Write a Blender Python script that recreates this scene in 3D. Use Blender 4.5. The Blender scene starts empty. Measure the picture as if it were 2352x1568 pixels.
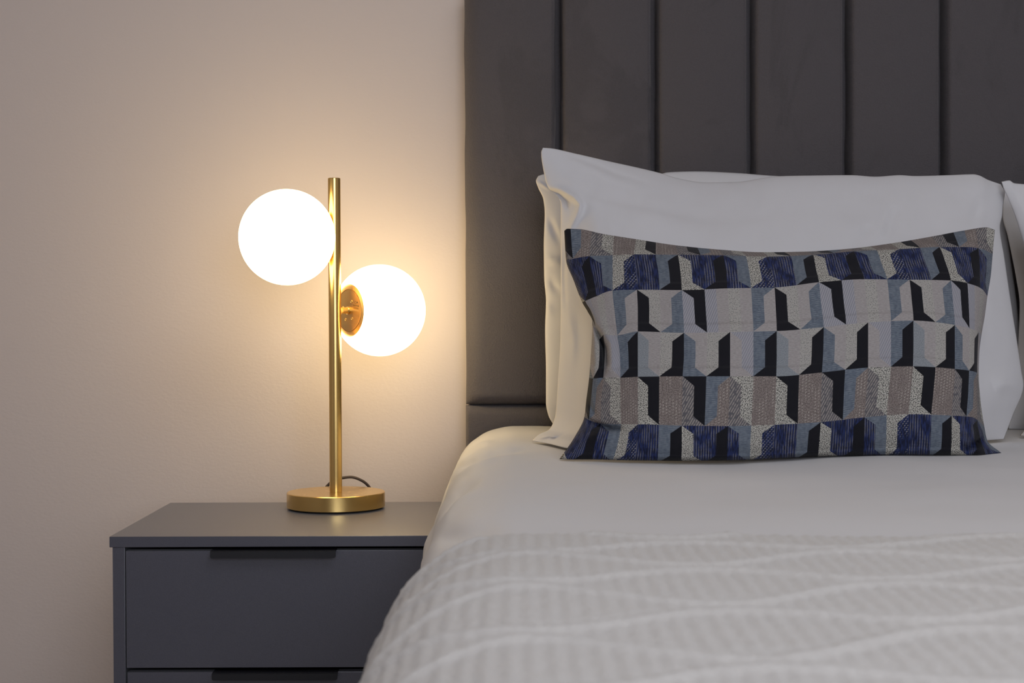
import bpy, bmesh, math
import numpy as np
from mathutils import Matrix, Vector

# ------------------------------------------------------------------ camera, world, lights
S = bpy.context.scene
COL = S.collection
PI = math.pi
W, H, F = 2352.0, 1568.0, 3580.0
CAM = np.array([0.0, -2.70, 0.911])
PITCH, ROLL = math.radians(1.088), math.radians(-0.2)
cd = bpy.data.cameras.new('camera')
cam = bpy.data.objects.new('camera', cd)
COL.objects.link(cam)
cd.sensor_width = 36.0
cd.lens = F / W * 36.0
RM = Matrix.Rotation(PI/2 - PITCH, 3, 'X') @ Matrix.Rotation(ROLL, 3, 'Z')
cam.matrix_world = Matrix.Translation(Vector(CAM)) @ RM.to_4x4()
cd.clip_start = 0.02
cd.dof.use_dof = True
cd.dof.focus_distance = 2.30
cd.dof.aperture_fstop = 11.0
S.camera = cam
R3 = np.array(RM)

S.view_settings.view_transform = 'Standard'
S.view_settings.look = 'None'
S.view_settings.exposure = 0.0
S.view_settings.gamma = 1.0
S.view_settings.use_curve_mapping = False

wd = bpy.data.worlds.new('world')
S.world = wd
wd.use_nodes = True
bg = wd.node_tree.nodes['Background']
bg.inputs[0].default_value = (0.62, 0.72, 0.9, 1)
bg.inputs[1].default_value = 1.0

def area(name, loc, rot, sx, sy, power, color):
    l = bpy.data.lights.new(name, 'AREA')
    l.shape = 'RECTANGLE'; l.size = sx; l.size_y = sy
    l.energy = power; l.color = color
    o = bpy.data.objects.new(name, l)
    o.location = loc; o.rotation_euler = rot
    COL.objects.link(o)
    return o
area('window_light', (.55, -4.02, 1.45), (PI/2, 0, 0), 1.5, 1.3, 33.0, (0.84, 0.89, 1.0))
area('overhead_fill', (0.75, -2.2, 2.46), (0, 0, 0), 1.3, 1.3, 14.0, (0.95, 0.96, 1.0))  # added fill from above to brighten the bed top, not a real ceiling lamp
GLOBE_EMIT = ((1.0, 0.765, 0.40), 8.8)

# ------------------------------------------------------------------ helpers
def P(px, py, Y):
    """pixels of the photograph + depth -> world points (arrays)"""
    px, py, Y = np.broadcast_arrays(np.asarray(px, float), np.asarray(py, float), np.asarray(Y, float))
    d = np.stack([(px - W/2)/F, (H/2 - py)/F, -np.ones_like(px)], -1) @ R3.T
    t = (Y - CAM[1]) / d[..., 1]
    return CAM + d * t[..., None]

def Yat(px, py, z):
    """depth at which the ray through a pixel meets height z"""
    d = np.stack([(np.asarray(px, float) - W/2)/F, (H/2 - np.asarray(py, float))/F, -np.ones_like(np.asarray(px, float))], -1) @ R3.T
    return CAM[1] + d[..., 1] * (z - CAM[2]) / d[..., 2]

def proj(V):
    c = (V - CAM) @ R3
    return np.stack([W/2 + F*c[..., 0]/-c[..., 2], H/2 - F*c[..., 1]/-c[..., 2]], -1)

def sstep(a, b, x):
    t = np.clip((x - a)/(b - a), 0, 1)
    return t*t*(3 - 2*t)

def vnoise(x, y, seed=0):
    x = np.asarray(x, float); y = np.asarray(y, float)
    xi = np.floor(x).astype(np.int64); yi = np.floor(y).astype(np.int64)
    fx = x - xi; fy = y - yi
    fx = fx*fx*fx*(fx*(fx*6 - 15) + 10); fy = fy*fy*fy*(fy*(fy*6 - 15) + 10)
    def h(a, b):
        n = (a*374761393 + b*668265263 + seed*1442695041) & 0xffffffff
        n = ((n ^ (n >> 13)) * 1274126177) & 0xffffffff
        return ((n ^ (n >> 16)) & 0xffff)/65535.0*2 - 1
    a = h(xi, yi); b = h(xi+1, yi); c = h(xi, yi+1); d = h(xi+1, yi+1)
    return (a*(1-fx) + b*fx)*(1-fy) + (c*(1-fx) + d*fx)*fy

def fbm(x, y, seed=0, n=3):
    s = 0; a = 1.0
    for i in range(n):
        s = s + a*vnoise(x*2**i, y*2**i, seed + i*7); a *= 0.5
    return s

def hermite(xs, ys, x):
    """cubic through (xs, ys); ys may be (n, k)"""
    xs = np.asarray(xs, float); ys = np.asarray(ys, float)
    one = ys.ndim == 1
    if one: ys = ys[:, None]
    x = np.asarray(x, float)
    h = np.diff(xs); dl = np.diff(ys, axis=0)/h[:, None]
    m = np.empty_like(ys)
    m[0] = dl[0]; m[-1] = dl[-1]
    for i in range(1, len(xs)-1):
        a, b = dl[i-1], dl[i]
        w1, w2 = 2*h[i] + h[i-1], h[i] + 2*h[i-1]
        with np.errstate(divide='ignore', invalid='ignore'):
            hm = (w1 + w2)/(w1/a + w2/b)
        m[i] = np.where(a*b > 0, hm, 0)
    k = np.clip(np.searchsorted(xs, x) - 1, 0, len(xs)-2)
    t = ((x - xs[k])/h[k])[..., None]
    hk = h[k][..., None]
    r = (2*t**3 - 3*t**2 + 1)*ys[k] + (t**3 - 2*t**2 + t)*hk*m[k] + (-2*t**3 + 3*t**2)*ys[k+1] + (t**3 - t**2)*hk*m[k+1]
    return r[..., 0] if one else r

def polyline(pts, t, curved=True):
    """points along a polyline at t in 0..1 of its length"""
    pts = np.asarray(pts, float)
    L = np.concatenate([[0], np.cumsum(np.hypot(*np.diff(pts, axis=0).T))]); L /= L[-1]
    if curved: return hermite(L, pts, t)
    return np.stack([np.interp(t, L, pts[:, 0]), np.interp(t, L, pts[:, 1])], -1)

def ridge(Q, pts, width, fade=True):
    """0..1 field: a soft ridge along a polyline; Q (...,2)"""
    pts = np.asarray(pts, float)
    n = len(pts); best = np.full(Q.shape[:-1], 1e9); tt = np.zeros(Q.shape[:-1])
    for i in range(n-1):
        a, b = pts[i], pts[i+1]; ab = b - a
        t = np.clip(((Q - a) @ ab)/(ab @ ab), 0, 1)
        d = np.hypot(*np.moveaxis(Q - (a + t[..., None]*ab), -1, 0))
        m = d < best
        best = np.where(m, d, best); tt = np.where(m, (i + t)/(n-1), tt)
    f = np.exp(-(best/width)**2)
    if fade: f = f*np.sin(np.clip(tt, 0.02, .98)*PI)**.7
    return f

def link(o, parent=None):
    COL.objects.link(o)
    if parent is not None: o.parent = parent
    return o

def tag(o, label=None, cat=None, group=None, kind=None):
    if label: o['label'] = label
    if cat: o['category'] = cat
    if group: o['group'] = group
    if kind: o['kind'] = kind
    return o

def empty(name, loc=(0, 0, 0)):
    o = bpy.data.objects.new(name, None)
    o.empty_display_size = 0.05
    o.location = loc
    return link(o)

def base_of(o):
    v = Vector((0, 0, 0))
    while o is not None: v += o.location; o = o.parent
    return v

def raw_mesh(name, verts, faces, mats, parent=None, smooth=True, fmat=None, uv=None):
    me = bpy.data.meshes.new(name)
    verts = np.asarray(verts, float)
    verts = verts - np.array(base_of(parent))
    me.from_pydata(verts.tolist(), [], faces if isinstance(faces, list) else faces.tolist())
    for m in (mats if isinstance(mats, (list, tuple)) else [mats]): me.materials.append(m)
    if smooth: me.polygons.foreach_set('use_smooth', np.ones(len(me.polygons), bool))
    if fmat is not None: me.polygons.foreach_set('material_index', np.asarray(fmat, np.int32))
    if uv is not None:
        l = me.uv_layers.new(name='UVMap')
        vi = np.empty(len(me.loops), np.int32); me.loops.foreach_get('vertex_index', vi)
        l.data.foreach_set('uv', np.asarray(uv, float)[vi].ravel())
    me.update()
    return link(bpy.data.objects.new(name, me), parent)

def bm_obj(name, bm, mat, parent=None, smooth=False, bevel=0.0, seg=2, angle=30):
    if bevel:
        bmesh.ops.bevel(bm, geom=[e for e in bm.edges if len(e.link_faces) == 2 and e.calc_face_angle(0) > math.radians(angle)],
                        offset=bevel, segments=seg, profile=0.5, affect='EDGES')
    bmesh.ops.translate(bm, verts=bm.verts, vec=-base_of(parent))
    bmesh.ops.recalc_face_normals(bm, faces=bm.faces)
    me = bpy.data.meshes.new(name)
    bm.to_mesh(me); bm.free()
    me.materials.append(mat)
    if smooth:
        for p in me.polygons: p.use_smooth = True
        me.set_sharp_from_angle(angle=math.radians(smooth if smooth > 1 else 40))
    return link(bpy.data.objects.new(name, me), parent)

def bx(bm, x0, x1, y0, y1, z0, z1):
    r = bmesh.ops.create_cube(bm, size=1.0)
    for v in r['verts']:
        v.co = Vector(((x0+x1)/2 + v.co.x*(x1-x0), (y0+y1)/2 + v.co.y*(y1-y0), (z0+z1)/2 + v.co.z*(z1-z0)))
    return r['verts']

def box(name, x0, x1, y0, y1, z0, z1, mat, parent=None, bevel=0.0):
    bm = bmesh.new(); bx(bm, x0, x1, y0, y1, z0, z1)
    return bm_obj(name, bm, mat, parent, smooth=(20 if bevel else False), bevel=bevel)

def lathe(prof, axis_origin, axis, n=64):
    """bmesh of a profile [(radius, height)] turned about an axis"""
    bm = bmesh.new()
    ax = Vector(axis).normalized()
    q = ax.to_track_quat('Z', 'Y')
    o = Vector(axis_origin)
    rings = []
    for r, h in prof:
        if r < 1e-6:
            rings.append([bm.verts.new(o + q @ Vector((0, 0, h)))])
        else:
            rings.append([bm.verts.new(o + q @ Vector((r*math.cos(2*PI*k/n), r*math.sin(2*PI*k/n), h))) for k in range(n)])
    for a, b in zip(rings[:-1], rings[1:]):
        for k in range(n):
            k2 = (k+1) % n
            if len(a) == 1 and len(b) == 1: continue
            if len(a) == 1: bm.faces.new((a[0], b[k], b[k2]))
            elif len(b) == 1: bm.faces.new((a[k], a[k2], b[0]))
            else: bm.faces.new((a[k], a[k2], b[k2], b[k]))
    return bm

def tube(name, pts, r, mat, parent=None, n=16, sub=10):
    pts = np.asarray(pts, float)
    L = np.linspace(0, 1, len(pts))
    c = hermite(L, pts, np.linspace(0, 1, (len(pts)-1)*sub + 1))
    verts = []; faces = []
    up = np.array([0, 1, 0.01])
    for i, p in enumerate(c):
        t = c[min(i+1, len(c)-1)] - c[max(i-1, 0)]; t /= np.linalg.norm(t)
        a = np.cross(t, up); a /= np.linalg.norm(a); b = np.cross(t, a)
        for k in range(n):
            an = 2*PI*k/n
            verts.append(p + r*(a*math.cos(an) + b*math.sin(an)))
    for i in range(len(c)-1):
        for k in range(n):
            k2 = (k+1) % n
            faces.append((i*n+k, i*n+k2, (i+1)*n+k2, (i+1)*n+k))
    faces.append(tuple(range(n))); faces.append(tuple(range((len(c)-1)*n, len(c)*n))[::-1])
    return raw_mesh(name, verts, faces, mat, parent)

# ------------------------------------------------------------------ materials
class NT:
    def __init__(s, name):
        s.m = bpy.data.materials.new(name); s.m.use_nodes = True
        s.t = s.m.node_tree; s.b = s.t.nodes['Principled BSDF']
    def n(s, typ, **kw):
        nd = s.t.nodes.new(typ)
        for k, v in kw.items():
            if k == 'inp':
                for a, b in v.items():
                    if hasattr(b, 'is_linked') or isinstance(b, bpy.types.NodeSocket): s.t.links.new(b, nd.inputs[a])
                    else: nd.inputs[a].default_value = b
            else: setattr(nd, k, v)
        return nd
    def math(s, op, a, b=0.0, c=None):
        inp = {0: a, 1: b}
        if c is not None: inp[2] = c
        return s.n('ShaderNodeMath', operation=op, inp=inp).outputs[0]
    def noise(s, vec, scale, detail=2.0, rough=0.5, dist=0.0):
        return s.n('ShaderNodeTexNoise', inp={'Vector': vec, 'Scale': scale, 'Detail': detail, 'Roughness': rough, 'Distortion': dist}).outputs[0]
    def obj(s): return s.n('ShaderNodeTexCoord').outputs['Object']
    def uv(s): return s.n('ShaderNodeTexCoord').outputs['UV']
    def mapping(s, vec, scale=(1, 1, 1), rot=(0, 0, 0), loc=(0, 0, 0)):
        return s.n('ShaderNodeMapping', inp={'Vector': vec, 'Scale': scale, 'Rotation': rot, 'Location': loc}).outputs[0]
    def ramp(s, fac, stops, interp='LINEAR'):
        r = s.n('ShaderNodeValToRGB', inp={0: fac}); cr = r.color_ramp; cr.interpolation = interp
        while len(cr.elements) > 1: cr.elements.remove(cr.elements[-1])
        cr.elements[0].position = stops[0][0]; cr.elements[0].color = col(stops[0][1])
        for p, c in stops[1:]:
            e = cr.elements.new(p); e.color = col(c)
        return r.outputs[0]
    def mix(s, f, a, b):
        nd = s.n('ShaderNodeMix', data_type='RGBA')
        for k, v in ((0, f), (6, a), (7, b)):
            if isinstance(v, bpy.types.NodeSocket): s.t.links.new(v, nd.inputs[k])
            else: nd.inputs[k].default_value = v if k == 0 else col(v)
        return nd.outputs[2]
    def bump(s, h, strength=0.3, dist=0.001):
        b = s.n('ShaderNodeBump', inp={'Strength': strength, 'Distance': dist, 'Height': h})
        s.t.links.new(b.outputs[0], s.b.inputs['Normal'])
    def set(s, **kw):
        for k, v in kw.items():
            k = k.replace('_', ' ')
            if isinstance(v, bpy.types.NodeSocket): s.t.links.new(v, s.b.inputs[k])
            else: s.b.inputs[k].default_value = col(v) if isinstance(v, tuple) else v
        return s.m

def col(c):
    if isinstance(c, (int, float)): return (c, c, c, 1)
    return tuple(c) + (1,) if len(c) == 3 else tuple(c)

def srgb(r, g, b):
    f = lambda v: (v/255/12.92) if v/255 <= 0.04045 else ((v/255+0.055)/1.055)**2.4
    return (f(r), f(g), f(b))

def mat_wall():
    t = NT('wall_paint'); o = t.obj()
    n1 = t.noise(o, 1.3, 3); n2 = t.noise(t.mapping(o, scale=(1, 1, 1.6)), 160, 3, .6)
    c = t.mix(n1, (0.635, 0.55, 0.505), (0.66, 0.575, 0.53))
    t.bump(t.math('ADD', n2, t.math('MULTIPLY', t.noise(o, 34, 2), .8)), .25, 0.0012)
    return t.set(Base_Color=c, Roughness=0.62)
def mat_simple(name, c, rough=.5, **kw):
    return NT(name).set(Base_Color=c, Roughness=rough, **kw)
def mat_carpet():
    t = NT('carpet'); o = t.obj()
    n = t.noise(o, 320, 3)
    t.bump(n, .8, .004)
    return t.set(Base_Color=t.mix(n, (.36, .34, .33), (.50, .475, .46)), Roughness=.95)
def mat_laminate():
    t = NT('graphite_laminate'); o = t.obj()
    n = t.noise(o, 700, 2, .7); n2 = t.noise(o, 5, 2)
    c = t.mix(n2, (0.040, 0.040, 0.058), (0.046, 0.046, 0.065))
    c = t.mix(t.math('MULTIPLY', n, .45), c, (0.13, 0.132, 0.165))
    t.bump(n, .22, .0004)
    return t.set(Base_Color=c, Roughness=t.math('ADD', t.math('MULTIPLY', n, .10), .30), IOR=1.75, Sheen_Weight=.12, Sheen_Roughness=.45)
def mat_velvet():
    t = NT('grey_velvet'); o = t.obj()
    n = t.noise(o, 420, 3, .65)
    nap = t.noise(t.mapping(o, scale=(1, 1, .45)), 5.5, 4, .62, 1.2)
    patch = t.ramp(nap, [(.36, 0.0), (.46, 1.0)], 'EASE')
    c = t.mix(patch, (0.078, 0.070, 0.073), (0.092, 0.082, 0.086))
    c = t.mix(t.math('MULTIPLY', n, .5), c, (0.135, 0.122, 0.128))
    h = t.math('ADD', t.math('MULTIPLY', n, 1.0), t.math('MULTIPLY', t.noise(o, 26, 3, .6), .7))
    t.bump(h, .75, .0028)
    return t.set(Base_Color=c, Roughness=.78, Sheen_Weight=t.math('ADD', t.math('MULTIPLY', patch, .10), .12), Sheen_Roughness=.35, Sheen_Tint=(1, .93, .92), Specular_IOR_Level=.25)
def mat_cotton(name, c, freq=900, sheen=.1):
    t = NT(name); o = t.obj()
    n = t.noise(o, freq, 2, .6); n2 = t.noise(o, 16, 3, .55)
    t.bump(t.math('ADD', t.math('MULTIPLY', n, .12), n2), .18, .0025)
    return t.set(Base_Color=c, Roughness=.7, Sheen_Weight=sheen, Specular_IOR_Level=.3)
def mat_knit():
    t = NT('cream_knit'); o = t.obj()
    n = t.noise(o, 420, 3, .65)
    t.bump(n, .6, .0016)
    c = t.mix(n, (.48, .455, .43), (.60, .575, .545))
    return t.set(Base_Color=c, Roughness=.9, Sheen_Weight=.2)
def mat_brass(name, base, stretch, rough=.26):
    t = NT(name); o = t.obj()
    n = t.noise(t.mapping(o, scale=stretch), 60, 3, .6)
    t.bump(n, .06, .0004)
    return t.set(Base_Color=base, Metallic=1.0, Roughness=t.math('ADD', t.math('MULTIPLY', n, .10), rough - .05))
def mat_globe():
    t = NT('opal_glass_lit')
    return t.set(Base_Color=(.9, .88, .84), Roughness=.15, Emission_Color=GLOBE_EMIT[0], Emission_Strength=GLOBE_EMIT[1])

WALL = mat_wall(); CARPET = mat_carpet(); LAM = mat_laminate(); VELVET = mat_velvet()
WHITE_TRIM = mat_simple('white_trim', (.72, .70, .68), .4)
CEIL = mat_simple('ceiling_paint', (.8, .79, .77), .8)
COTTON = mat_cotton('white_cotton', (.63, .62, .63))
DUVETM = mat_cotton('duvet_cotton', (.62, .605, .60), 700, .12)
KNIT = mat_knit()
BRASS = mat_brass('brushed_brass', (.78, .54, .20), (1, 1, .02))
BRASS_DISC = mat_brass('brushed_brass_plate', (.80, .54, .22), (.3, .3, 3), .42)
BLACK_METAL = mat_simple('black_metal', (.006, .006, .009), .45)
CORD = mat_simple('brown_cord', (.045, .028, .02), .55)
DARK = mat_simple('dark_felt', (.01, .01, .01), .9)
GLOBE = mat_globe()

# ------------------------------------------------------------------ room shell
ZN = 0.59            # nightstand top
HB = 0.197           # camera height above the bed top
ZB = CAM[2] - HB
def struct(name, *a, **k):
    return tag(box(name, *a, **k), kind='structure')
struct('wall_back', -1.95, 3.25, 0.11, 0.23, 0, 2.5, WALL)
struct('wall_left', -2.07, -1.95, -4.2, 0.23, 0, 2.5, WALL)
struct('wall_right', 3.25, 3.37, -4.2, 0.23, 0, 2.5, WALL)
bm = bmesh.new()
bx(bm, -2.07, -.25, -4.2, -4.08, 0, 2.5); bx(bm, 1.35, 3.37, -4.2, -4.08, 0, 2.5)
bx(bm, -.25, 1.35, -4.2, -4.08, 0, .75); bx(bm, -.25, 1.35, -4.2, -4.08, 2.15, 2.5)
tag(bm_obj('wall_front', bm, WALL), kind='structure')
struct('floor', -2.07, 3.37, -4.2, 0.23, -.05, 0, CARPET)
struct('ceiling', -2.07, 3.37, -4.2, 0.23, 2.5, 2.56, CEIL)
struct('baseboard_back', -1.95, 3.25, 0.094, 0.11, 0, .12, WHITE_TRIM, bevel=.003)
struct('baseboard_left', -1.95, -1.934, -4.08, .094, 0, .12, WHITE_TRIM, bevel=.003)
win = bpy.data.objects.new('window_1', None); win.location = (.55, -4.14, .75); link(win); tag(win, kind='structure')
bm = bmesh.new()
for a in ((-.25, -.19, .75, 2.15), (1.29, 1.35, .75, 2.15), (-.19, 1.29, .75, .81), (-.19, 1.29, 2.09, 2.15), (.52, .58, .81, 2.09)):
    bx(bm, a[0], a[1], -4.17, -4.11, a[2], a[3])
bm_obj('window_frame', bm, WHITE_TRIM, win)
for x0, x1 in ((-.19, .52), (.58, 1.29)):
    gm = mat_simple('window_glass', (1, 1, 1), .02, Transmission_Weight=1.0) if x0 < 0 else bpy.data.materials['window_glass']
    box('pane', x0, x1, -4.145, -4.138, .81, 2.09, gm, win)

# ------------------------------------------------------------------ bed with headboard
bed = empty('bed', (.72, -1.1, 0))
tag(bed, 'grey velvet bed with tall vertical channel-tufted headboard against the beige wall', 'bed')
HX0, HX1 = -0.0820, 1.59
SEAMS = [HX0] + [(1284 + 220.8*i - 1176)/F*2.72 for i in range(10)]
SEAMS[-1] = HX1
ZS = CAM[2] - (932-716)/F*2.72     # horizontal seam under the channels
ZT = CAM[2] + (716+34)/F*2.72      # top of the headboard
hb = box('headboard', HX0 + .004, HX1 - .004, .064, .108, 0.02, ZT - .012, VELVET, bed, bevel=.01)
def pad(name, x0, x1, z0, z1, yb, depth, left_wrap=False, seed=0, px=8, nu=36, nv=90, wr=0.0012):
    """plump upholstered pad: rounded rim, almost flat face, soft wrinkles"""
    u = np.linspace(-1, 1, nu); u = np.sign(u)*(1 - (1-np.abs(u))**1.7)
    v = np.linspace(-1, 1, nv); v = np.sign(v)*(1 - (1-np.abs(v))**1.7)
    U, V = np.meshgrid(u, v)
    w, h = (x1-x0)/2, (z1-z0)/2
    rx = np.where(U < 0, (.030 if left_wrap else .009), .007)/w; rz = np.where(V < 0, .022, .014)/h
    ex = np.clip((np.abs(U) - (1-rx))/rx, 0, 1); ez = np.clip((np.abs(V) - (1-rz))/rz, 0, 1)
    rim = np.sqrt(np.clip(1 - ex**2.2, 0, 1))*np.sqrt(np.clip(1 - ez**2.2, 0, 1))
    crown = 0.006*(1 - U**2)
    X = (x0+x1)/2 + U*w; Z = (z0+z1)/2 + V*h
    wrk = wr*fbm(X*9 + seed, Z*7, seed, 3)*np.clip(rim, 0, 1)
    # gathers where the cloth turns over the rim
    g = np.clip(1 - (1-np.abs(V))*h/.05, 0, 1)*.0016*vnoise(X*55, Z*6 + seed*3, seed+5)
    g2 = np.clip(1 - (1-np.abs(U))*w/.02, 0, 1)*.0012*vnoise(X*9, Z*38, seed+9)
    Y = yb - rim*(depth + crown) - wrk - (g + g2)*rim
    X = X + .0012*vnoise(Z*16 + seed, X*0+.5, seed+3)*(np.abs(U) > .99)
    Vv = np.stack([X, Y, Z], -1).reshape(-1, 3)
    i = np.arange(nv-1)[:, None]*nu + np.arange(nu-1)[None]
    f = np.stack([i, i+1, i+nu+1, i+nu], -1).reshape(-1, 4)
    return raw_mesh(name, Vv, f, VELVET, hb, True)
hb_off = hb.location
for i in range(len(SEAMS)-1):
    a, b = SEAMS[i], SEAMS[i+1]
    pad('channel_panel', a + (0 if i == 0 else .0048), b - .0040, ZS + .0008, ZT, .064, .040, seed=i*3+1, left_wrap=(i == 0))
pad('lower_panel', HX0, HX1, .30, ZS - .0008, .064, .040, seed=77, nu=160, nv=40, wr=.002)
box('divan_base', -.05, HX1 - .03, -2.05, .063, .03, .34, VELVET, bed, bevel=.012)
box('mattress', -.04, HX1 - .04, -2.04, .01, .34, ZB - .035, COTTON, bed, bevel=.05)

# ------------------------------------------------------------------ nightstand
NX0, NX1, NY0, NY1 = -.580, -.1010, -.465, -.065
ns = empty('nightstand', ((NX0+NX1)/2, (NY0+NY1)/2, 0))
tag(ns, 'graphite grey three-drawer nightstand with slim black edge pulls, left of the bed', 'nightstand')
box('top_panel', NX0, NX1, NY0, NY1, ZN-.0155, ZN, LAM, ns, bevel=.0007)
box('side_panel', NX0+.004, NX0+.0215, NY0+.002, NY1, .0, ZN-.0157, LAM, ns, bevel=.0005)
box('side_panel', NX1-.0215, NX1-.004, NY0+.002, NY1, .0, ZN-.0157, LAM, ns, bevel=.0005)
box('back_panel', NX0+.022, NX1-.022, NY1-.008, NY1-.002, .03, ZN-.016, LAM, ns)
box('plinth', NX0+.022, NX1-.022, NY0+.03, NY0+.045, .0, .05, LAM, ns)
dz = ZN - .0157 - .0052
for k in range(3):
    z1 = dz - k*.1752; z0 = z1 - .1690
    d = box('drawer', NX0+.0232 + .001*k, NX1-.0232, NY0+.001, NY0+.019, z0, z1, LAM, ns, bevel=.0006)
    # body of the drawer behind its front
    b = bmesh.new(); bx(b, NX0+.035, NX1-.035, NY0+.0195, NY1-.03, z0+.015, z1-.02)
    bm_obj('drawer_box', b, DARK, d)
    hx0, hx1 = -.4325 + .0012*k, -.2535 + .0015*k
    b = bmesh.new()
    # L shaped pull: lip hanging over the front + flange on the top edge
    r = .0025; zz0, zz1 = z1 - .0088, z1 + .0006
    pts = [(hx0, zz1), (hx0, zz0+r)] + [(hx0 + r - r*math.cos(a), zz0 + r - r*math.sin(a)) for a in (PI/6, PI/3)] + [(hx0+r, zz0), (hx1-r, zz0)] + \
          [(hx1 - r + r*math.sin(a), zz0 + r - r*math.cos(a)) for a in (PI/6, PI/3)] + [(hx1, zz0+r), (hx1, zz1)]
    f = b.faces.new([b.verts.new((x, NY0-.014, z)) for x, z in pts])
    e = bmesh.ops.extrude_face_region(b, geom=[f])
    bmesh.ops.translate(b, vec=(0, .0028, 0), verts=[v for v in e['geom'] if isinstance(v, bmesh.types.BMVert)])
    bx(b, hx0, hx1, NY0-.0115, NY0+.012, z1+.0002, z1+.0016)
    bm_obj('pull_handle', b, BLACK_METAL, d, smooth=30)

# ------------------------------------------------------------------ table lamp
LX, LY = (769.5-1176)/F*2.553, -.147
lamp = empty('table_lamp', (LX, LY, ZN))
tag(lamp, 'brushed brass table lamp with two lit white glass globes on the nightstand', 'lamp')
BR = .0802
base = bm_obj('base', lathe([(0, .0025), (BR-.0012, .0025), (BR, .0035), (BR, .0262), (BR-.0012, .0272), (0, .0272)], (LX, LY, ZN), (0, 0, 1), 128), BRASS, lamp, smooth=35)
bm_obj('felt_pad', lathe([(0, .0001), (BR-.004, .0001), (BR-.004, .0026), (0, .0026)], (LX, LY, ZN), (0, 0, 1), 64), DARK, lamp)
PR = .0103
PTOP = CAM[2] - ZN + (716-408)/F*2.553
bm_obj('pole', lathe([(0, .0272), (PR-.0006, .0272), (PR-.0006, .0282), (PR, .0284), (PR, PTOP-.0008), (PR-.0008, PTOP), (PR-.0022, PTOP), (PR-.0022, PTOP-.004), (0, PTOP-.004)],
       (LX, LY, ZN), (0, 0, 1), 48), BRASS, lamp, smooth=35)
ang = math.radians(49.5)
GR = .0767
def globe(direction, zc, cap_text):
    ax = np.array(direction, float); ax /= np.linalg.norm(ax)
    o = np.array([LX, LY, zc])
    dc = .0275                      # pole axis to outer face of the cap
    gc = o + ax*(dc + .0625)
    cap = .0455
    a0 = math.asin(cap/GR)
    prof = [(GR*math.sin(t), -GR*math.cos(t)) for t in np.linspace(a0*.96, PI, 56)]
    prof[-1] = (0, GR)
    g = bm_obj('globe', lathe(prof, gc, ax, 96), GLOBE, lamp, smooth=180)
    # bevelled round cap: rim, groove, inner disc
    cp = bm_obj('globe_cap', lathe([(0, dc), (.0340, dc), (.0342, dc+.0018), (.0350, dc+.0018), (.0352, dc+.0003), (cap-.0008, dc+.0022), (cap+.0002, dc+.0030), (cap+.0002, dc+.0070), (cap-.002, dc+.012), (.03, dc+.013), (0, dc+.013)],
                o, ax, 96), BRASS_DISC, lamp, smooth=20)
    bm_obj('arm', lathe([(0, PR*.6), (.0052, PR*.6), (.0052, dc-.004), (.0062, dc-.003), (.0062, dc+.0004), (0, dc+.0004)], o, ax, 32), BRASS, lamp, smooth=35)
    # local frame of the cap face (seen from the pole side)
    n = -ax; up = np.array([0, 0, 1.0]); rt = np.cross(up, n)
    for a, rr, zz in ((.0085, .0026, .0145), (.0095, .0024, -.0135), (-.0165, .0026, .004), (-.009, .0024, -.015)):
        c = o + ax*dc + rt*a + up*zz
        bm_obj('screw', lathe([(0, -.0003), (rr, -.0003), (rr, .0006), (rr*.75, .0010), (rr*.5, .0004), (0, .0004)], c, n, 20), BRASS_DISC, cp, smooth=35)
    if cap_text:
        q = Matrix((Vector(rt), Vector(up), Vector(n))).transposed().to_4x4()
        def place(bmx, a, zz):
            M = Matrix.Translation(Vector(o + ax*(dc - .00008) + rt*a + up*zz)) @ q @ Matrix.Rotation(math.radians(-7), 4, 'Z')
            bmesh.ops.transform(bmx, matrix=M, verts=bmx.verts)
        ink = mat_simple('etched_print', (.16, .08, .02), .6)
        def txt(s, size, a, zz):
            cu = bpy.data.curves.new('engraving', 'FONT'); cu.body = s; cu.size = size; cu.resolution_u = 2; cu.extrude = .00003
            tmp = bpy.data.objects.new('tmp', cu); COL.objects.link(tmp)
            bpy.context.view_layer.update()
            me = bpy.data.meshes.new_from_object(tmp.evaluated_get(bpy.context.evaluated_depsgraph_get()))
            bpy.data.objects.remove(tmp); bpy.data.curves.remove(cu)
            b = bmesh.new(); b.from_mesh(me); bpy.data.meshes.remove(me)
            place(b, a, zz)
            bm_obj('engraving', b, ink, cp)
        txt('AINWAR', .0042, .0128, .0074); txt('DESIGN', .0042, .0128, .0032)
        b = bmesh.new(); bx(b, 0, .0026, 0, .0026, 0, .00005); place(b, .0230, .0118); bm_obj('engraving', b, ink, cp)
        b = lathe([(.0019, 0), (.0024, 0), (.0024, .00005), (.0019, .00005)], (0, 0, 0), (0, 0, 1), 24); place(b, .0195, .0130); bm_obj('engraving', b, ink, cp)
        b = bmesh.new(); bx(b, 0, .016, 0, .0004, 0, .00005); place(b, .0125, .0008); bm_obj('engraving', b, mat_simple('etched_line', (.9, .7, .35), .3), cp)
Z1 = CAM[2] - (543-716)/F*(2.553-.0585) ; Z2 = CAM[2] - (711.5-716)/F*(2.553+.0585)
globe((-math.sin(ang)*1.03, -math.cos(ang), 0), Z1, False)
globe((math.sin(ang), math.cos(ang), 0), Z2, True)
cz = ZN
tube('power_cord', [(LX-.002, LY+.072, cz+.008), (LX-.034, LY+.088, cz+.010), (LX-.030, LY+.094, cz+.020), (LX-.012, LY+.098, cz+.036), (LX+.013, LY+.100, cz+.0405), (LX+.033, LY+.102, cz+.034),
                    (LX+.050, LY+.108, cz+.012), (LX+.056, LY+.114, cz-.05), (LX+.058, LY+.118, cz-.2), (LX+.07, LY+.118, cz-.36)], .0024, CORD, lamp)

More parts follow.
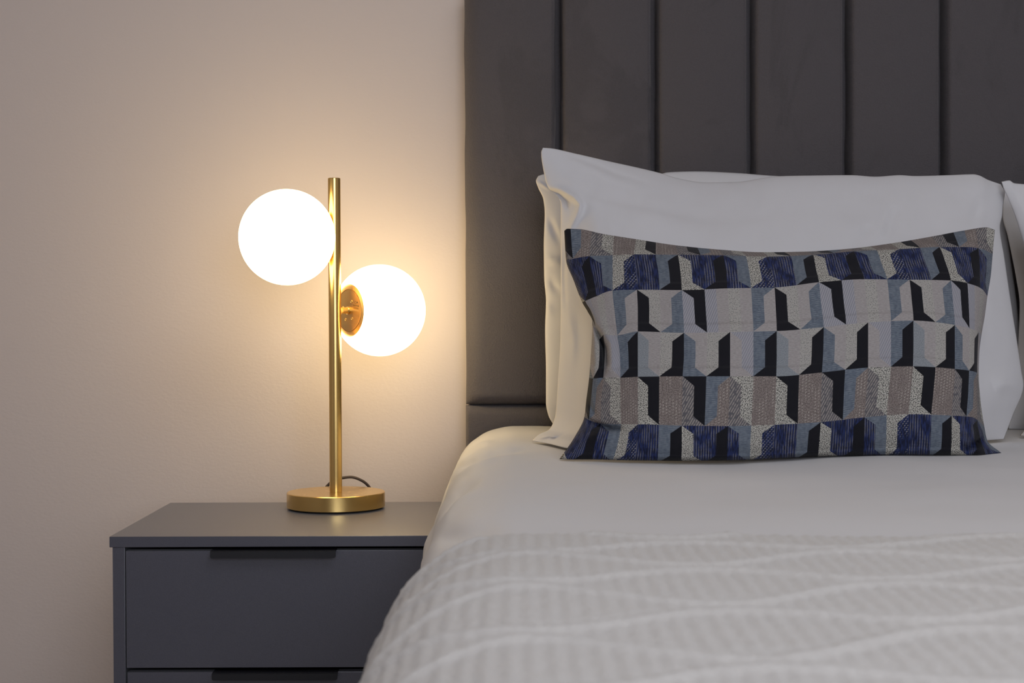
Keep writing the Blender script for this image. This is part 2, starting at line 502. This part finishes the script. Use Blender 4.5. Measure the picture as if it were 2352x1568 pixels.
# ------------------------------------------------------------------ duvet
prof = [(.046, .199), (.003, .199), (-.033, .2045), (-.048, .2095), (-.0625, .2180), (-.0755, .2275), (-.085, .239), (-.0930, .2535), (-.0985, .2716), (-.1100, .298), (-.1105, .308), (-.1045, .3175), (-.0995, .335), (-.0972, .375), (-.0965, .42), (-.0965, .56)]
prof = np.array([(x, CAM[2]-h) for x, h in prof])
prof[:, 1] += ZB - (CAM[2]-.199)
def crosssec(n_edge, n_top, xr):
    L = np.concatenate([[0], np.cumsum(np.hypot(*np.diff(prof, axis=0).T))])
    e = hermite(L, prof, np.linspace(0, L[-1], n_edge))          # top -> hem
    left = e[::-1]
    xm0 = prof[0, 0]; xm1 = xr - (xm0 + .0965) + .0
    t = np.linspace(0, 1, n_top + 2)[1:-1]
    t = t**1.15
    top = np.stack([xm0 + (xm1-xm0)*t, np.full(n_top, prof[0, 1])], -1)
    right = e.copy(); right[:, 0] = xr - .0965 - e[:, 0] 
    return np.concatenate([left, top, right])
def drape_mesh(cs, ys, disp_fn):
    d = np.gradient(cs, axis=0); nrm = np.stack([-d[:, 1], d[:, 0]], -1); nrm /= np.linalg.norm(nrm, axis=1)[:, None]
    Yg = np.repeat(ys[:, None], len(cs), 1)
    X = np.repeat(cs[None, :, 0], len(ys), 0); Z = np.repeat(cs[None, :, 1], len(ys), 0)
    V = np.stack([X, Yg, Z], -1)
    D = disp_fn(V)
    V[..., 0] += D*nrm[None, :, 0]; V[..., 2] += D*nrm[None, :, 1]
    return V
def grid_faces(nr, nc):
    i = np.arange(nr-1)[:, None]*nc + np.arange(nc-1)[None]
    return np.stack([i, i+nc, i+nc+1, i+1], -1).reshape(-1, 4)
XR = HX1 + .055 
def duvet_disp(V):
    x, y, z = V[..., 0], V[..., 1], V[..., 2]
    q = proj(V)
    side = sstep(ZB - .02, ZB - .12, z)
    d = (.0035*fbm(x*3.2 + 3, y*3.0, 11, 2) + .0012*fbm(x*9, y*7, 15, 2))*(1 - .7*side)
    d = d*(1 - side*sstep(-.6, -.45, y)*.9) + side*(.007*vnoise(y*7, z*2, 31) - .002)*sstep(-.5, -.8, y)
    vis = (x < .5)
    R = lambda pts, w, a: 1.9*a*ridge(q, pts, w)*vis
    d = d + R([(1045, 1075), (1085, 1058), (1135, 1040), (1200, 1030), (1260, 1030)], 5, -.0028)
    d = d + R([(1040, 1095), (1090, 1070), (1145, 1052), (1210, 1044)], 6, .0022)
    d = d + R([(1016, 1180), (1032, 1150), (1050, 1127), (1076, 1108), (1104, 1094)], 8, -.0034)
    d = d + R([(1016, 1205), (1036, 1172), (1060, 1148), (1090, 1130)], 12, .0016)
    d = d + R([(1070, 1035), (1100, 1020), (1130, 1012)], 5, .002)
    d = d + R([(1060, 1050), (1095, 1028), (1120, 1020)], 4, -.0016)
    d = d + R([(1000, 1240), (1060, 1225), (1150, 1215)], 16, -.003)
    return d
ys = np.concatenate([np.linspace(.012, -1.2, 268), np.linspace(-1.21, -2.12, 60)])
V = drape_mesh(crosssec(110, 170, XR), ys, duvet_disp)
# foot end folds down
duv = raw_mesh('duvet', V.reshape(-1, 3), grid_faces(V.shape[0], V.shape[1]), DUVETM)
tag(duv, 'plain white cotton duvet spread over the bed under the pillows', 'duvet')
m = duv.modifiers.new('solid', 'SOLIDIFY'); m.thickness = .012; m.offset = -1

# ------------------------------------------------------------------ knitted throw
def throw_disp(V):
    x, y = V[..., 0], V[..., 1]
    s = x.copy()
    arc = np.cumsum(np.concatenate([np.zeros((V.shape[0], 1)), np.linalg.norm(np.diff(V, axis=1), axis=2)], 1), 1)
    s = arc
    per = .20
    lane = .074
    k = (-y - 1.375 + .10*(s - .6))/lane
    idx = np.floor(k + .5)
    best = np.zeros_like(s); rid = np.zeros_like(s)
    for dk in (-1, 0, 1):
        i = idx + dk
        ph = np.where(np.mod(i, 2) == 0, 0.0, PI)
        wav = .36*np.sin(2*PI*s/.25 + ph) + .08*vnoise(s*7, i, 5)
        dd = (k - i - wav)*lane
        rid = np.maximum(rid, np.exp(-(dd/.0070)**2))
        best = best + np.exp(-((dd + .016)/.007)**2)       # trough on the near side of the ridge
    ribs = .5 + .5*np.cos(2*PI*s/.0125)
    hole = best*(.4 + .6*(vnoise(s*60, idx, 8) > .1))
    fuzz = .0006*vnoise(s*300, y*300, 3)
    edge = np.clip(1 - (-1.375 - y)/.006, 0, 1)
    return .0070 + .0036*rid + .0011*ribs*(1-rid) - .0016*hole + fuzz + .002*fbm(s*4, y*4, 21, 2) - edge*.005
nL = 2600
cs = crosssec(190, 300, XR)
L = np.concatenate([[0], np.cumsum(np.hypot(*np.diff(cs, axis=0).T))])
t = np.concatenate([np.arange(0.0, 1.15, .0023), np.arange(1.15, L[-1], .012)])
cs2 = np.stack([np.interp(t, L, cs[:, 0]), np.interp(t, L, cs[:, 1])], -1)
ys = np.arange(-1.372, -2.14, -.0035)
V = drape_mesh(cs2, ys, throw_disp)
# base undulation shared with the duvet so that it rests on it
V[..., 2] += (.0035*fbm(V[..., 0]*3.2 + 3, V[..., 1]*3.0, 11, 2))
V[..., 1] += .006*vnoise(V[..., 0]*14, V[..., 2]*8, 44)
V[0, :, 1] += .003*vnoise(V[0, :, 0]*90, V[0, :, 2]*90, 46)
thr = raw_mesh('knitted_throw', V.reshape(-1, 3), grid_faces(V.shape[0], V.shape[1]), KNIT)
tag(thr, 'cream wavy-knit throw blanket across the foot of the bed', 'blanket')

# ------------------------------------------------------------------ pillows
def coons(top, bot, left, right, nu, nv, soft=None):
    u = np.linspace(0, 1, nu); v = np.linspace(0, 1, nv)
    u = .5 - .5*np.cos(PI*u)*(.45 + .55*1) if False else u
    eu = u + .0; ev = v + .0
    # crowd samples near the rim
    eu = u - .11*np.sin(2*PI*u)/1.0*.9; ev = v - .11*np.sin(2*PI*v)*.9
    T = polyline(top, eu); B = polyline(bot, eu); Lf = polyline(left, ev); Rt = polyline(right, ev)
    U = eu[None, :, None]; Vv = ev[:, None, None]
    c00, c10, c01, c11 = T[0], T[-1], B[0], B[-1]
    G = (1-Vv)*T[None] + Vv*B[None] + (1-U)*Lf[:, None] + U*Rt[:, None] - ((1-U)*(1-Vv)*c00 + U*(1-Vv)*c10 + (1-U)*Vv*c01 + U*Vv*c11)
    return G, eu, ev

def closed_soft(name, front, back, mat, fmat=None, uv=None, parent=None, extra_split=None):
    nr, nc = front.shape[:2]
    N = nr*nc
    verts = np.concatenate([front.reshape(-1, 3), back.reshape(-1, 3)])
    idx = np.arange(N).reshape(nr, nc); bidx = idx + N
    bidx = bidx.copy()
    bidx[0, :] = idx[0, :]; bidx[-1, :] = idx[-1, :]; bidx[:, 0] = idx[:, 0]; bidx[:, -1] = idx[:, -1]
    q = lambda I: np.stack([I[:-1, :-1], I[1:, :-1], I[1:, 1:], I[:-1, 1:]], -1).reshape(-1, 4)
    ff = q(idx); bf = q(bidx)[:, ::-1]
    return verts, ff, bf

def pillow(name, label, top, bot, left, right, ytop, T, nu=150, nv=110, creases=(), seed=0, zb=None, backk=.8, ybot=None, pw=2.6, group=None, wr=.0023, hang=.5):
    G, eu, ev = coons(top, bot, left, right, nu, nv)
    a = 2*eu[None, :] - 1; b = 2*ev[:, None] - 1
    zb = ZB + .004 if zb is None else zb
    yb = Yat(G[-1, :, 0], G[-1, :, 1], zb)                        # bottom edge rests on the duvet
    if ybot is not None: yb = yb*0 + ybot
    yt = ytop if np.isscalar(ytop) else np.interp(eu, [0, 1], ytop)
    Yp = yt + (yb - yt)[None, :]*ev[:, None]**1.0
    full = (1 - np.abs(a)**pw)**.62*(1 - np.abs(b)**pw)**.62
    B = T*full*(1 + .25*b)
    for pts, w, amp in creases: B = B + amp*ridge(G, pts, w)
    B = B + wr*fbm(G[..., 0]/75, G[..., 1]/95, seed, 3)*np.clip(full*3, 0, 1)
    fr = P(G[..., 0], G[..., 1], Yp - B)
    bk = P(G[..., 0], G[..., 1], Yp); bk[..., 1] += T*full*backk
    verts, ff, bf = closed_soft(name, fr, bk, COTTON)
    verts[:, 2] = np.maximum(verts[:, 2], ZB - .002)
    o = raw_mesh(name, verts, np.concatenate([ff, bf]), COTTON)
    return tag(o, label, 'pillow', group)

# back left pillow, upright against the headboard
pillow('pillow', 'white pillow standing behind the front left pillow, its edge showing on the left', 
       [(1236, 404), (1250, 400), (1400, 402), (1510, 401), (1534, 395.5), (1600, 393.5), (1690, 397), (1768, 403), (1900, 410), (2100, 412), (2240, 415), (2296, 432)],
       [(1254, 992), (1400, 1000), (1700, 1004), (2000, 1002), (2260, 998), (2340, 990)],
       [(1236, 404), (1231, 415), (1236, 431), (1248, 458), (1251, 490), (1249, 560), (1250, 640), (1254, 690), (1252, 760), (1254, 850), (1254, 925), (1260, 955), (1271, 978), (1254, 992)],
       [(2296, 432), (2306, 500), (2322, 600), (2338, 720), (2346, 860), (2344, 950), (2340, 990)],
       -.062, .060, seed=3, ybot=-.110,
       creases=[([(1236, 418), (1252, 428), (1264, 436)], 3, .003), ([(1240, 412), (1256, 424), (1268, 434)], 2, -.002),
                ([(1262, 500), (1272, 530), (1284, 555)], 7, -.005), ([(1255, 590), (1272, 600), (1290, 596)], 6, .005),
                ([(1262, 640), (1275, 660), (1290, 668)], 8, -.005), ([(1252, 700), (1268, 720)], 8, .004)])
# front left pillow
pillow('pillow', 'large white pillow leaning directly behind the patterned cushion, front left corner peaked', 
       [(1247, 339), (1262, 340), (1320, 352), (1400, 370.5), (1470, 386), (1515, 397), (1560, 410), (1620, 419), (1690, 418), (1745, 410), (1778, 405), (1860, 403), (1955, 402), (2010, 405.5), (2068, 402), (2100, 404), (2180, 402), (2236, 400), (2247, 402), (2270, 413), (2299, 423)],
       [(1222, 1012), (1260, 1019), (1310, 1030), (1400, 1034), (1600, 1034), (1800, 1030), (2000, 1024), (2200, 1016), (2306, 1008)],
       [(1247, 339), (1243, 350), (1250, 400), (1259, 430), (1277, 448), (1288, 466), (1288, 560), (1288, 680), (1287, 780), (1281, 880), (1276, 950), (1262, 985), (1236, 998), (1222, 1012)],
       [(2299, 423), (2308, 443), (2305, 463), (2302, 496), (2297, 521), (2307, 591), (2323, 700), (2334, 770), (2346, 850), (2351, 884), (2326, 955), (2306, 1008)],
       (-.245, -.20), .074, nu=240, nv=170, seed=9, pw=2.4,
       creases=[([(1258, 428), (1290, 436), (1318, 452), (1333, 470), (1328, 488), (1312, 520), (1300, 560)], 8, .013),
                ([(1262, 436), (1285, 447), (1300, 462), (1306, 480)], 6, -.013),
                ([(1300, 355), (1360, 375), (1420, 400), (1500, 425)], 7, -.0022),
                ([(1300, 362), (1350, 385), (1410, 412), (1480, 436)], 10, .002),
                ([(2035, 545), (2045, 500), (2065, 470)], 13, -.005), ([(2015, 560), (2030, 510), (2045, 470)], 12, .003),
                ([(1965, 560), (1990, 530), (2000, 515)], 10, -.004),
                ([(2225, 520), (2240, 490), (2255, 455)], 13, -.004), ([(2280, 890), (2310, 880), (2345, 884)], 20, .008),
                ([(1305, 900), (1290, 840), (1296, 780)], 18, .004), ([(1238, 1006), (1262, 1000), (1284, 1004)], 4, .010), ([(1262, 1012), (1284, 1003), (1300, 996)], 4, -.008),
                ([(1298, 560), (1296, 640), (1300, 720)], 5, -.004), ([(1300, 700), (1318, 780), (1312, 860)], 9, .004)])
# right pair
pillow('pillow', 'white pillow at the right edge, behind its front neighbour, in shade', 
       [(2308, 432), (2330, 430), (2600, 420), (3000, 415), (3300, 440)],
       [(2316, 985), (2500, 995), (2900, 1000), (3290, 990)],
       [(2308, 432), (2304, 465), (2303, 496), (2314, 540), (2323, 582), (2334, 639), (2342, 700), (2338, 800), (2326, 900), (2316, 985)],
       [(3300, 440), (3290, 700), (3290, 990)], -.095, .060, seed=5, ybot=-.165)
pillow('pillow', 'white pillow cut off by the right edge, corner peaked against the headboard', 
       [(2300, 417), (2318, 414), (2330, 420.5), (2400, 424), (2700, 425), (3100, 420), (3320, 380)],
       [(2342, 1000), (2500, 1016), (2900, 1024), (3330, 1015)],
       [(2300, 417), (2304, 430), (2315, 455), (2330, 492), (2342, 530), (2352, 565), (2368, 640), (2378, 760), (2384, 880), (2372, 960), (2342, 1000)],
       [(3320, 380), (3290, 600), (3300, 850), (3330, 1015)], (-.23, -.245), .07, seed=13)

# ------------------------------------------------------------------ patterned cushion
# woven print: bands of tall interlocking blocks, drawn as polygons in strip units (period 12), v 0..1 down each band
A_ = [  # navy band
 ('navy_lines', [(-1, .2), (0, 0), (0, 1), (-2, 1), (-1, .8)]), ('navy', [(0, 0), (2, 0), (2, 1), (0, 1)]),
 ('blue', [(2, 0), (4, 0), (3, .2), (3, .8), (2, 1)]), ('black', [(4, 0), (3, .2), (3, .8), (2, 1), (4, 1)]),
 ('speckle', [(4, 0), (5, .2), (5, .8), (6, 1), (4, 1)]), ('navy', [(4, 0), (8, 0), (7, .2), (7, .8), (6, 1), (5, .8), (5, .2)]),
 ('black', [(8, 0), (7, .2), (7, .8), (6, 1), (8, 1)]), ('navy', [(8, 0), (9, .2), (9, .8), (10, 1), (8, 1)]),
 ('blue', [(8, 0), (10, 0), (10, 1), (9, .8), (9, .2)]), ('speckle', [(10, 0), (12, 0), (11, .2), (11, .8), (10, 1)])]
B_ = [  # pale band
 ('black', [(0, 0), (1, .2), (1, .8), (2, 1), (0, 1)]), ('cream', [(0, 0), (2, 0), (2, 1), (1, .8), (1, .2)]), ('pale', [(2, 0), (4, 0), (3, .2), (3, .8), (2, 1)]),
 ('blue', [(4, 0), (3, .2), (3, .8), (2, 1), (4, 1)]), ('lilac', [(4, 0), (5, .2), (5, .8), (6, 1), (4, 1)]),
 ('black', [(4, 0), (6, 0), (6, 1), (5, .8), (5, .2)]), ('lilac', [(6, 0), (7, 0), (7, 1), (6, 1)]), ('pale', [(7, 0), (8, 0), (8, 1), (7, 1)]),
 ('cream', [(8, 0), (9, 0), (9, 1), (8, 1)]), ('pale', [(9, 0), (10, 0), (10, 1), (9, 1)]),
 ('blue', [(10, 0), (12, 0), (11, .2), (11, .8), (10, 1)]), ('pale', [(12, 0), (11, .2), (11, .8), (10, 1), (12, 1)])]
C_ = [
 ('grey', [(0, 0), (1, .2), (1, .8), (2, 1), (0, 1)]), ('pale', [(0, 0), (2, 0), (2, 1), (1, .8), (1, .2)]), ('cream', [(2, 0), (4, 0), (3, .2), (3, .8), (2, 1)]),
 ('black', [(4, 0), (3, .2), (3, .8), (2, 1), (4, 1)]), ('blue', [(4, 0), (5, .2), (5, .8), (6, 1), (4, 1)]),
 ('pale', [(4, 0), (6, 0), (6, 1), (5, .8), (5, .2)]), ('cream', [(6, 0), (8, 0), (7, .2), (7, .8), (6, 1)]),
 ('black', [(8, 0), (7, .2), (7, .8), (6, 1), (8, 1)]), ('pale', [(8, 0), (9, .2), (9, .8), (10, 1), (8, 1)]), ('lilac', [(8, 0), (10, 0), (10, 1), (9, .8), (9, .2)]),
 ('blue', [(10, 0), (12, 0), (11, .2), (11, .8), (10, 1)]), ('black', [(12, 0), (11, .2), (11, .8), (10, 1), (12, 1)])]
D_ = [
 ('speckle', [(0, 0), (1, .2), (1, .8), (2, 1), (0, 1)]), ('black', [(0, 0), (2, 0), (2, 1), (1, .8), (1, .2)]),
 ('taupe', [(2, 0), (4, 0), (4, 1), (2, 1)]), ('taupe_lines', [(4, 0), (5, .2), (5, .8), (6, 1), (4, 1)]),
 ('black', [(4, 0), (6, 0), (6, 1), (5, .8), (5, .2)]), ('blue', [(6, 0), (8, 0), (7, .2), (7, .8), (6, 1)]),
 ('taupe', [(8, 0), (7, .2), (7, .8), (6, 1), (8, 1)]), ('taupe_lines', [(8, 0), (9, .2), (9, .8), (10, 1), (8, 1)]),
 ('speckle', [(8, 0), (10, 0), (10, 1), (9, .8), (9, .2)]), ('taupe', [(10, 0), (12, 0), (12, 1), (10, 1)])]
BANDS = [D_, A_, B_, C_, D_, A_]
MN = ['black', 'navy', 'navy_lines', 'blue', 'speckle', 'cream', 'pale', 'grey', 'lilac', 'taupe', 'taupe_lines', 'back']

def sw(a, b, c):
    return tuple(v*.80 for v in srgb(a, b, c))

def weave(name):
    """woven surfaces; uv = (strips, bands)"""
    t = NT('weave_' + name); uv = t.uv()
    sx = t.n('ShaderNodeSeparateXYZ', inp={0: uv})
    u, v = sx.outputs[0], sx.outputs[1]
    fine = t.noise(t.mapping(uv, scale=(60, 300, 1)), 1, 2, .6)
    def tex(sxx, syy, rot=0.0, lo=.45, hi=.55, det=1):
        n = t.noise(t.mapping(uv, scale=(sxx, syy, 1), rot=(0, 0, rot)), 1, det, .5)
        return t.ramp(n, [(lo, 0.0), (hi, 1.0)])
    # fabric thread grid: u strips are 26 px, v bands 100 px
    def stripes(k_u, k_v, sharp=.2, duty=0.0):
        s = t.math('SINE', t.math('ADD', t.math('MULTIPLY', u, k_u*2*PI), t.math('MULTIPLY', v, k_v*2*PI)))
        return t.n('ShaderNodeMapRange', inp={0: s, 1: duty-sharp, 2: duty+sharp, 3: 0.0, 4: 1.0}).outputs[0]
    mul = lambda a, b: t.math('MULTIPLY', a, b)
    h = stripes(10, 0, .9)
    if name == 'black': c = t.mix(fine, (.0045, .0045, .007), (.010, .010, .015)); hh = fine
    elif name in ('navy', 'navy_lines'):
        base = t.mix(tex(8, 5), sw(28, 33, 60), sw(42, 54, 100))
        lines = stripes(4.6, 0, .3, .25) if name == 'navy' else stripes(3.5, 9, .3, .25)
        dash = mul(mul(lines, stripes(.5, 31, .5, .2) if name == 'navy' else stripes(.5, 20, .4, -.1)), tex(1.3, 2.2, 0, .40, .58))
        c = t.mix(mul(dash, .9), base, sw(172, 170, 172)); hh = dash
        c = t.mix(mul(fine, .35), c, sw(22, 26, 50))
    elif name == 'blue':
        n = tex(3, 46, 0, .38, .62); d = mul(mul(stripes(.3, 24, .35, .3), tex(3, 5, 0, .4, .6)), .45)
        c = t.mix(n, sw(94, 103, 116), sw(112, 121, 133)); c = t.mix(d, c, sw(150, 156, 162)); hh = n
    elif name == 'speckle':
        n = tex(13, 50, 0, .42, .52, 1)
        c = t.mix(n, sw(56, 56, 56), sw(204, 200, 190)); hh = n
    elif name == 'cream':
        n = tex(11, 40, 0, .34, .50, 1)
        c = t.mix(n, sw(134, 133, 130), sw(180, 176, 170)); hh = n
    elif name == 'pale':
        n = tex(4, 60, 0, .35, .65, 2); c = t.mix(n, sw(158, 152, 150), sw(178, 172, 170)); hh = n
    elif name == 'grey':
        n = tex(14, 50, 0, .35, .65); c = t.mix(n, sw(128, 134, 140), sw(156, 160, 164)); hh = n
    elif name == 'lilac':
        s = stripes(4.8, 9, .6, -.1); c = t.mix(mul(s, .8), sw(146, 146, 155), sw(176, 174, 178)); hh = s
    elif name == 'taupe':
        d = mul(mul(stripes(3.5, 0, .3, .2), stripes(2, 16, .3, .3)), tex(1.2, 2.0, 0, .42, .56))
        n = tex(9, 46, 0, .38, .6); c = t.mix(n, sw(108, 98, 94), sw(146, 135, 130)); c = t.mix(mul(d, .65), c, sw(190, 182, 172)); hh = d
    elif name == 'taupe_lines':
        s = stripes(4.4, 10, .6, .1); c = t.mix(mul(s, tex(3, 14, 0, .35, .5)), sw(98, 96, 100), sw(160, 152, 146)); hh = s
    else:
        c = (.10, .085, .075); hh = fine
    t.bump(t.math('ADD', t.math('ADD', mul(hh, .5), mul(fine, .5)), mul(h, .2)), .45, .0008)
    return t.set(Base_Color=c, Roughness=.85, Sheen_Weight=.05, Specular_IOR_Level=.2)
CM = [weave(n) for n in MN]

NET = {  # fabric grid measured on the photo: band line -> (strip, x, y)
 .42: [(-7, 1296, 530), (-6.4, 1303, 525), (-5.2, 1330, 526), (-3, 1385, 537), (0, 1461, 549), (4, 1552, 563), (8, 1653, 573), (12, 1752, 579), (16, 1850, 577.5), (20, 1950, 571), (24, 2045, 559), (28, 2140, 543), (31, 2215, 529), (33, 2266, 522), (33.8, 2285, 528)],
 1.0: [(-7, 1300, 597), (-6, 1316, 594), (-4, 1354, 588), (-2, 1407, 586), (0, 1456, 584), (4, 1557, 585), (8, 1661, 586), (12, 1764, 589), (16, 1867, 585), (20, 1961, 577), (24, 2065, 572), (28, 2158, 567), (31, 2225, 567), (32.4, 2256, 572), (33.8, 2280, 583)],
 1.5: [(-7, 1318, 645), (-6, 1330, 643), (-4, 1362, 636), (-2, 1407, 627), (0, 1461, 625), (4, 1563, 626), (8, 1668, 624), (12, 1773, 624), (16, 1874, 616), (20, 1974, 610), (24, 2077, 606), (28, 2172, 603), (31, 2232, 606), (32.4, 2257, 615), (33.8, 2276, 630)],
 2.0: [(-7, 1337, 694), (-6, 1344, 691), (-4, 1370, 680), (-2, 1407, 667), (0, 1463, 665), (4, 1566, 666), (8, 1671, 662), (12, 1779, 660), (16, 1881, 648), (20, 1985, 641), (24, 2089, 642), (28, 2184, 644), (31, 2238, 655), (32.4, 2256, 664), (33.8, 2268, 680)],
 2.5: [(-7, 1350, 716), (-6, 1358, 716), (-4, 1377, 720), (-2, 1412, 718), (0, 1465, 713), (4, 1569, 715), (8, 1674, 712), (12, 1782, 710), (16, 1886, 698), (20, 1990, 690), (24, 2094, 688), (28, 2189, 694), (31, 2239, 702), (32.4, 2253, 712), (33.8, 2262, 725)],
 3.0: [(-7, 1361, 742), (-6, 1367, 750), (-4, 1386, 768), (-2, 1418, 770), (0, 1465, 761), (4, 1571, 764), (8, 1677, 762), (12, 1784, 760), (16, 1892, 751), (20, 1994, 740), (24, 2098, 736), (28, 2193, 746), (31, 2239, 758), (32.4, 2250, 764), (33.8, 2254, 772)],
 3.5: [(-7, 1358, 800), (-6, 1367, 806), (-4, 1389, 812), (-2, 1424, 818), (0, 1465, 813), (4, 1571, 814), (8, 1677, 813), (12, 1784, 812), (16, 1891, 803), (20, 1994, 792), (24, 2098, 788), (28, 2193, 796), (31, 2238, 805), (32.4, 2247, 810), (33.8, 2249, 815)],
 4.0: [(-7, 1353, 868), (-6, 1362, 869), (-4, 1386, 867), (-2, 1425, 867), (0, 1465, 865), (4, 1568, 864), (8, 1677, 864), (12, 1783, 864), (16, 1888, 855), (20, 1994, 844), (24, 2097, 841), (28, 2193, 847), (31, 2237, 853), (32.4, 2246, 857), (33.8, 2248, 862)],
 4.5: [(-7, 1347, 915), (-6, 1357, 920), (-4, 1381, 921), (-2, 1425, 920), (0, 1465, 919), (4, 1567, 920), (8, 1675, 921), (12, 1781, 920), (16, 1886, 912), (20, 1990, 901), (24, 2092, 896), (28, 2190, 901), (31, 2236, 905), (32.4, 2247, 911), (33.8, 2252, 918)],
 5.0: [(-7, 1342, 957), (-6, 1352, 964), (-4, 1379, 972), (-2, 1426, 974), (0, 1465, 974), (4, 1566, 977), (8, 1672, 978), (12, 1779, 975), (16, 1885, 969), (20, 1986, 958), (24, 2087, 951), (28, 2186, 954), (31, 2234, 958), (32.4, 2249, 967), (33.8, 2261, 980)],
 5.5: [(-7, 1318, 1006), (-6, 1332, 1010), (-4, 1368, 1014), (-2, 1419, 1018), (0, 1462, 1020), (4, 1566, 1021), (8, 1671, 1021), (12, 1776, 1018), (16, 1882, 1012), (20, 1985, 1004), (24, 2086, 999), (28, 2186, 1001), (31, 2238, 1003), (32.4, 2256, 1006), (33.8, 2268, 1012)],
 5.94: [(-7, 1285, 1054), (-6, 1310, 1055), (-4, 1360, 1055), (-2, 1408, 1056), (0, 1457, 1057), (4, 1565, 1058), (8, 1670, 1057), (12, 1775, 1053), (16, 1879, 1048), (20, 1983, 1046), (24, 2084, 1045), (28, 2184, 1045), (31, 2246, 1045), (32.4, 2272, 1043), (33.8, 2300, 1040)]}
def inpoly(x, y, poly):
    r = np.zeros(x.shape, bool); n = len(poly)
    for i in range(n):
        x1, y1 = poly[i]; x2, y2 = poly[(i+1) % n]
        if y1 == y2: continue
        c = ((y1 > y) != (y2 > y)) & (x < (x2-x1)*(y-y1)/(y2-y1) + x1)
        r ^= c
    return r
def classify(u, v):
    band = np.clip(np.floor(v).astype(int), 0, 5); fv = v - band
    out = np.full(u.shape, MN.index('pale'))
    for bnd in range(6):
        mb = band == bnd
        if not mb.any(): continue
        uu = u[mb]; vv = fv[mb]; res = np.full(uu.shape, MN.index('pale'))
        for nm, poly in BANDS[bnd]:
            hit = np.zeros(uu.shape, bool)
            for sh in (-12, 0, 12, 24, 36): hit |= inpoly(uu - sh, vv, poly)
            res[hit] = MN.index(nm)
        out[mb] = res
    return out
def cushion():
    nsub = 4
    us = np.concatenate([np.arange(-7, 33.8, 1/nsub), [33.8]])
    vs = []
    for b in range(6):
        for s in np.concatenate([np.arange(0, .2, .05), np.arange(.2, .8, .06), np.arange(.8, .9999, .05)]): vs.append(b + s)
    vs = np.array([v for v in vs if .42 < v < 5.94]); vs = np.concatenate([[.42], vs, [5.94]])
    keys = sorted(NET)
    rows = np.stack([hermite([p[0] for p in NET[k]], np.array([p[1:] for p in NET[k]], float), us) for k in keys])   # (nk, nu, 2)
    G = hermite(keys, rows.reshape(len(keys), -1), vs).reshape(len(vs), len(us), 2)
    a = ((us - us[0])/(us[-1]-us[0])*2 - 1)[None, :]; b = ((vs - vs[0])/(vs[-1]-vs[0])*2 - 1)[:, None]
    yb = Yat(G[-1, :, 0], G[-1, :, 1], ZB + .001)
    yt = -.455
    tt = (b + 1)/2
    Yp = yt + (yb - yt)[None]*tt
    full = (1 - np.abs(a)**3.0)**.6*(1 - np.abs(b)**2.4)**.6
    B = .058*full*(1 + .15*b)
    q = G
    R = lambda pts, w, amp: amp*ridge(q, pts, w)
    B = B + R([(1350, 712), (1368, 755), (1388, 800), (1390, 835), (1380, 872)], 5, -.022)
    B = B + R([(1375, 735), (1402, 785), (1406, 830), (1398, 862)], 9, .008)
    B = B + R([(1362, 770), (1368, 830), (1362, 870)], 7, .006)
    B = B + R([(1345, 962), (1375, 976), (1402, 984), (1432, 984)], 5, -.022)
    B = B + R([(1345, 880), (1352, 925), (1372, 965)], 6, -.007)
    B = B + R([(1335, 1015), (1370, 1000), (1410, 1005)], 12, .007)
    B = B + R([(2266, 995), (2246, 1014), (2212, 1036)], 6, -.020)
    B = B + R([(2236, 975), (2244, 990), (2240, 1005)], 7, -.008)
    B = B + R([(2225, 985), (2222, 1010), (2205, 1030)], 9, .006)
    B = B + R([(1700, 578), (1850, 583), (2000, 575)], 9, -.002)
    B = B + .0016*fbm(q[..., 0]/60, q[..., 1]/70, 41, 3)*np.clip(full*2, 0, 1)
    fr = P(q[..., 0], q[..., 1], Yp - B)
    bk = P(q[..., 0], q[..., 1], Yp); bk[..., 1] += .045*full
    nr, nc = fr.shape[:2]; N = nr*nc
    verts, ff, bf = closed_soft('', fr, bk, None)
    verts[:, 2] = np.maximum(verts[:, 2], ZB - .001)
    Vg, Ug = np.meshgrid(vs, us, indexing='ij')
    uvp = np.stack([Ug, Vg], -1).reshape(-1, 2)
    # front quads -> two triangles along whichever diagonal follows the print
    i00, i10, i11, i01 = ff.T
    cu = np.stack([uvp[i] for i in (i00, i10, i11, i01)], 1)
    def tri_cls(ids):
        p = cu[:, ids]; c = p.mean(1)
        s = [classify(*(c*.4 + p[:, k]*.6).T) for k in range(3)] + [classify(*c.T)]
        agree = sum((x == s[3]).astype(int) for x in s[:3])
        return s[3], agree
    A1, g1 = tri_cls([0, 1, 2]); A2, g2 = tri_cls([0, 2, 3])
    B1, h1 = tri_cls([0, 1, 3]); B2, h2 = tri_cls([1, 2, 3])
    useA = (g1 + g2) >= (h1 + h2)
    T = np.where(useA[:, None], np.stack([i00, i10, i11], 1), np.stack([i00, i10, i01], 1))
    T2 = np.where(useA[:, None], np.stack([i00, i11, i01], 1), np.stack([i10, i11, i01], 1))
    m1 = np.where(useA, A1, B1); m2 = np.where(useA, A2, B2)
    faces = T.tolist() + T2.tolist() + bf.tolist()
    fm = np.concatenate([m1, m2, np.full(len(bf), MN.index('back'))])
    uva = np.concatenate([uvp, uvp])
    o = raw_mesh('cushion', verts, faces, CM, fmat=fm, uv=uva)
    tag(o, 'oblong woven cushion with navy, grey and black geometric blocks, standing before the white pillows', 'cushion')
    # piped seam round the rim
    rim = np.concatenate([fr[0, :], fr[1:, -1], fr[-1, -2::-1], fr[-2:0:-1, 0]])
    return o
cushion()
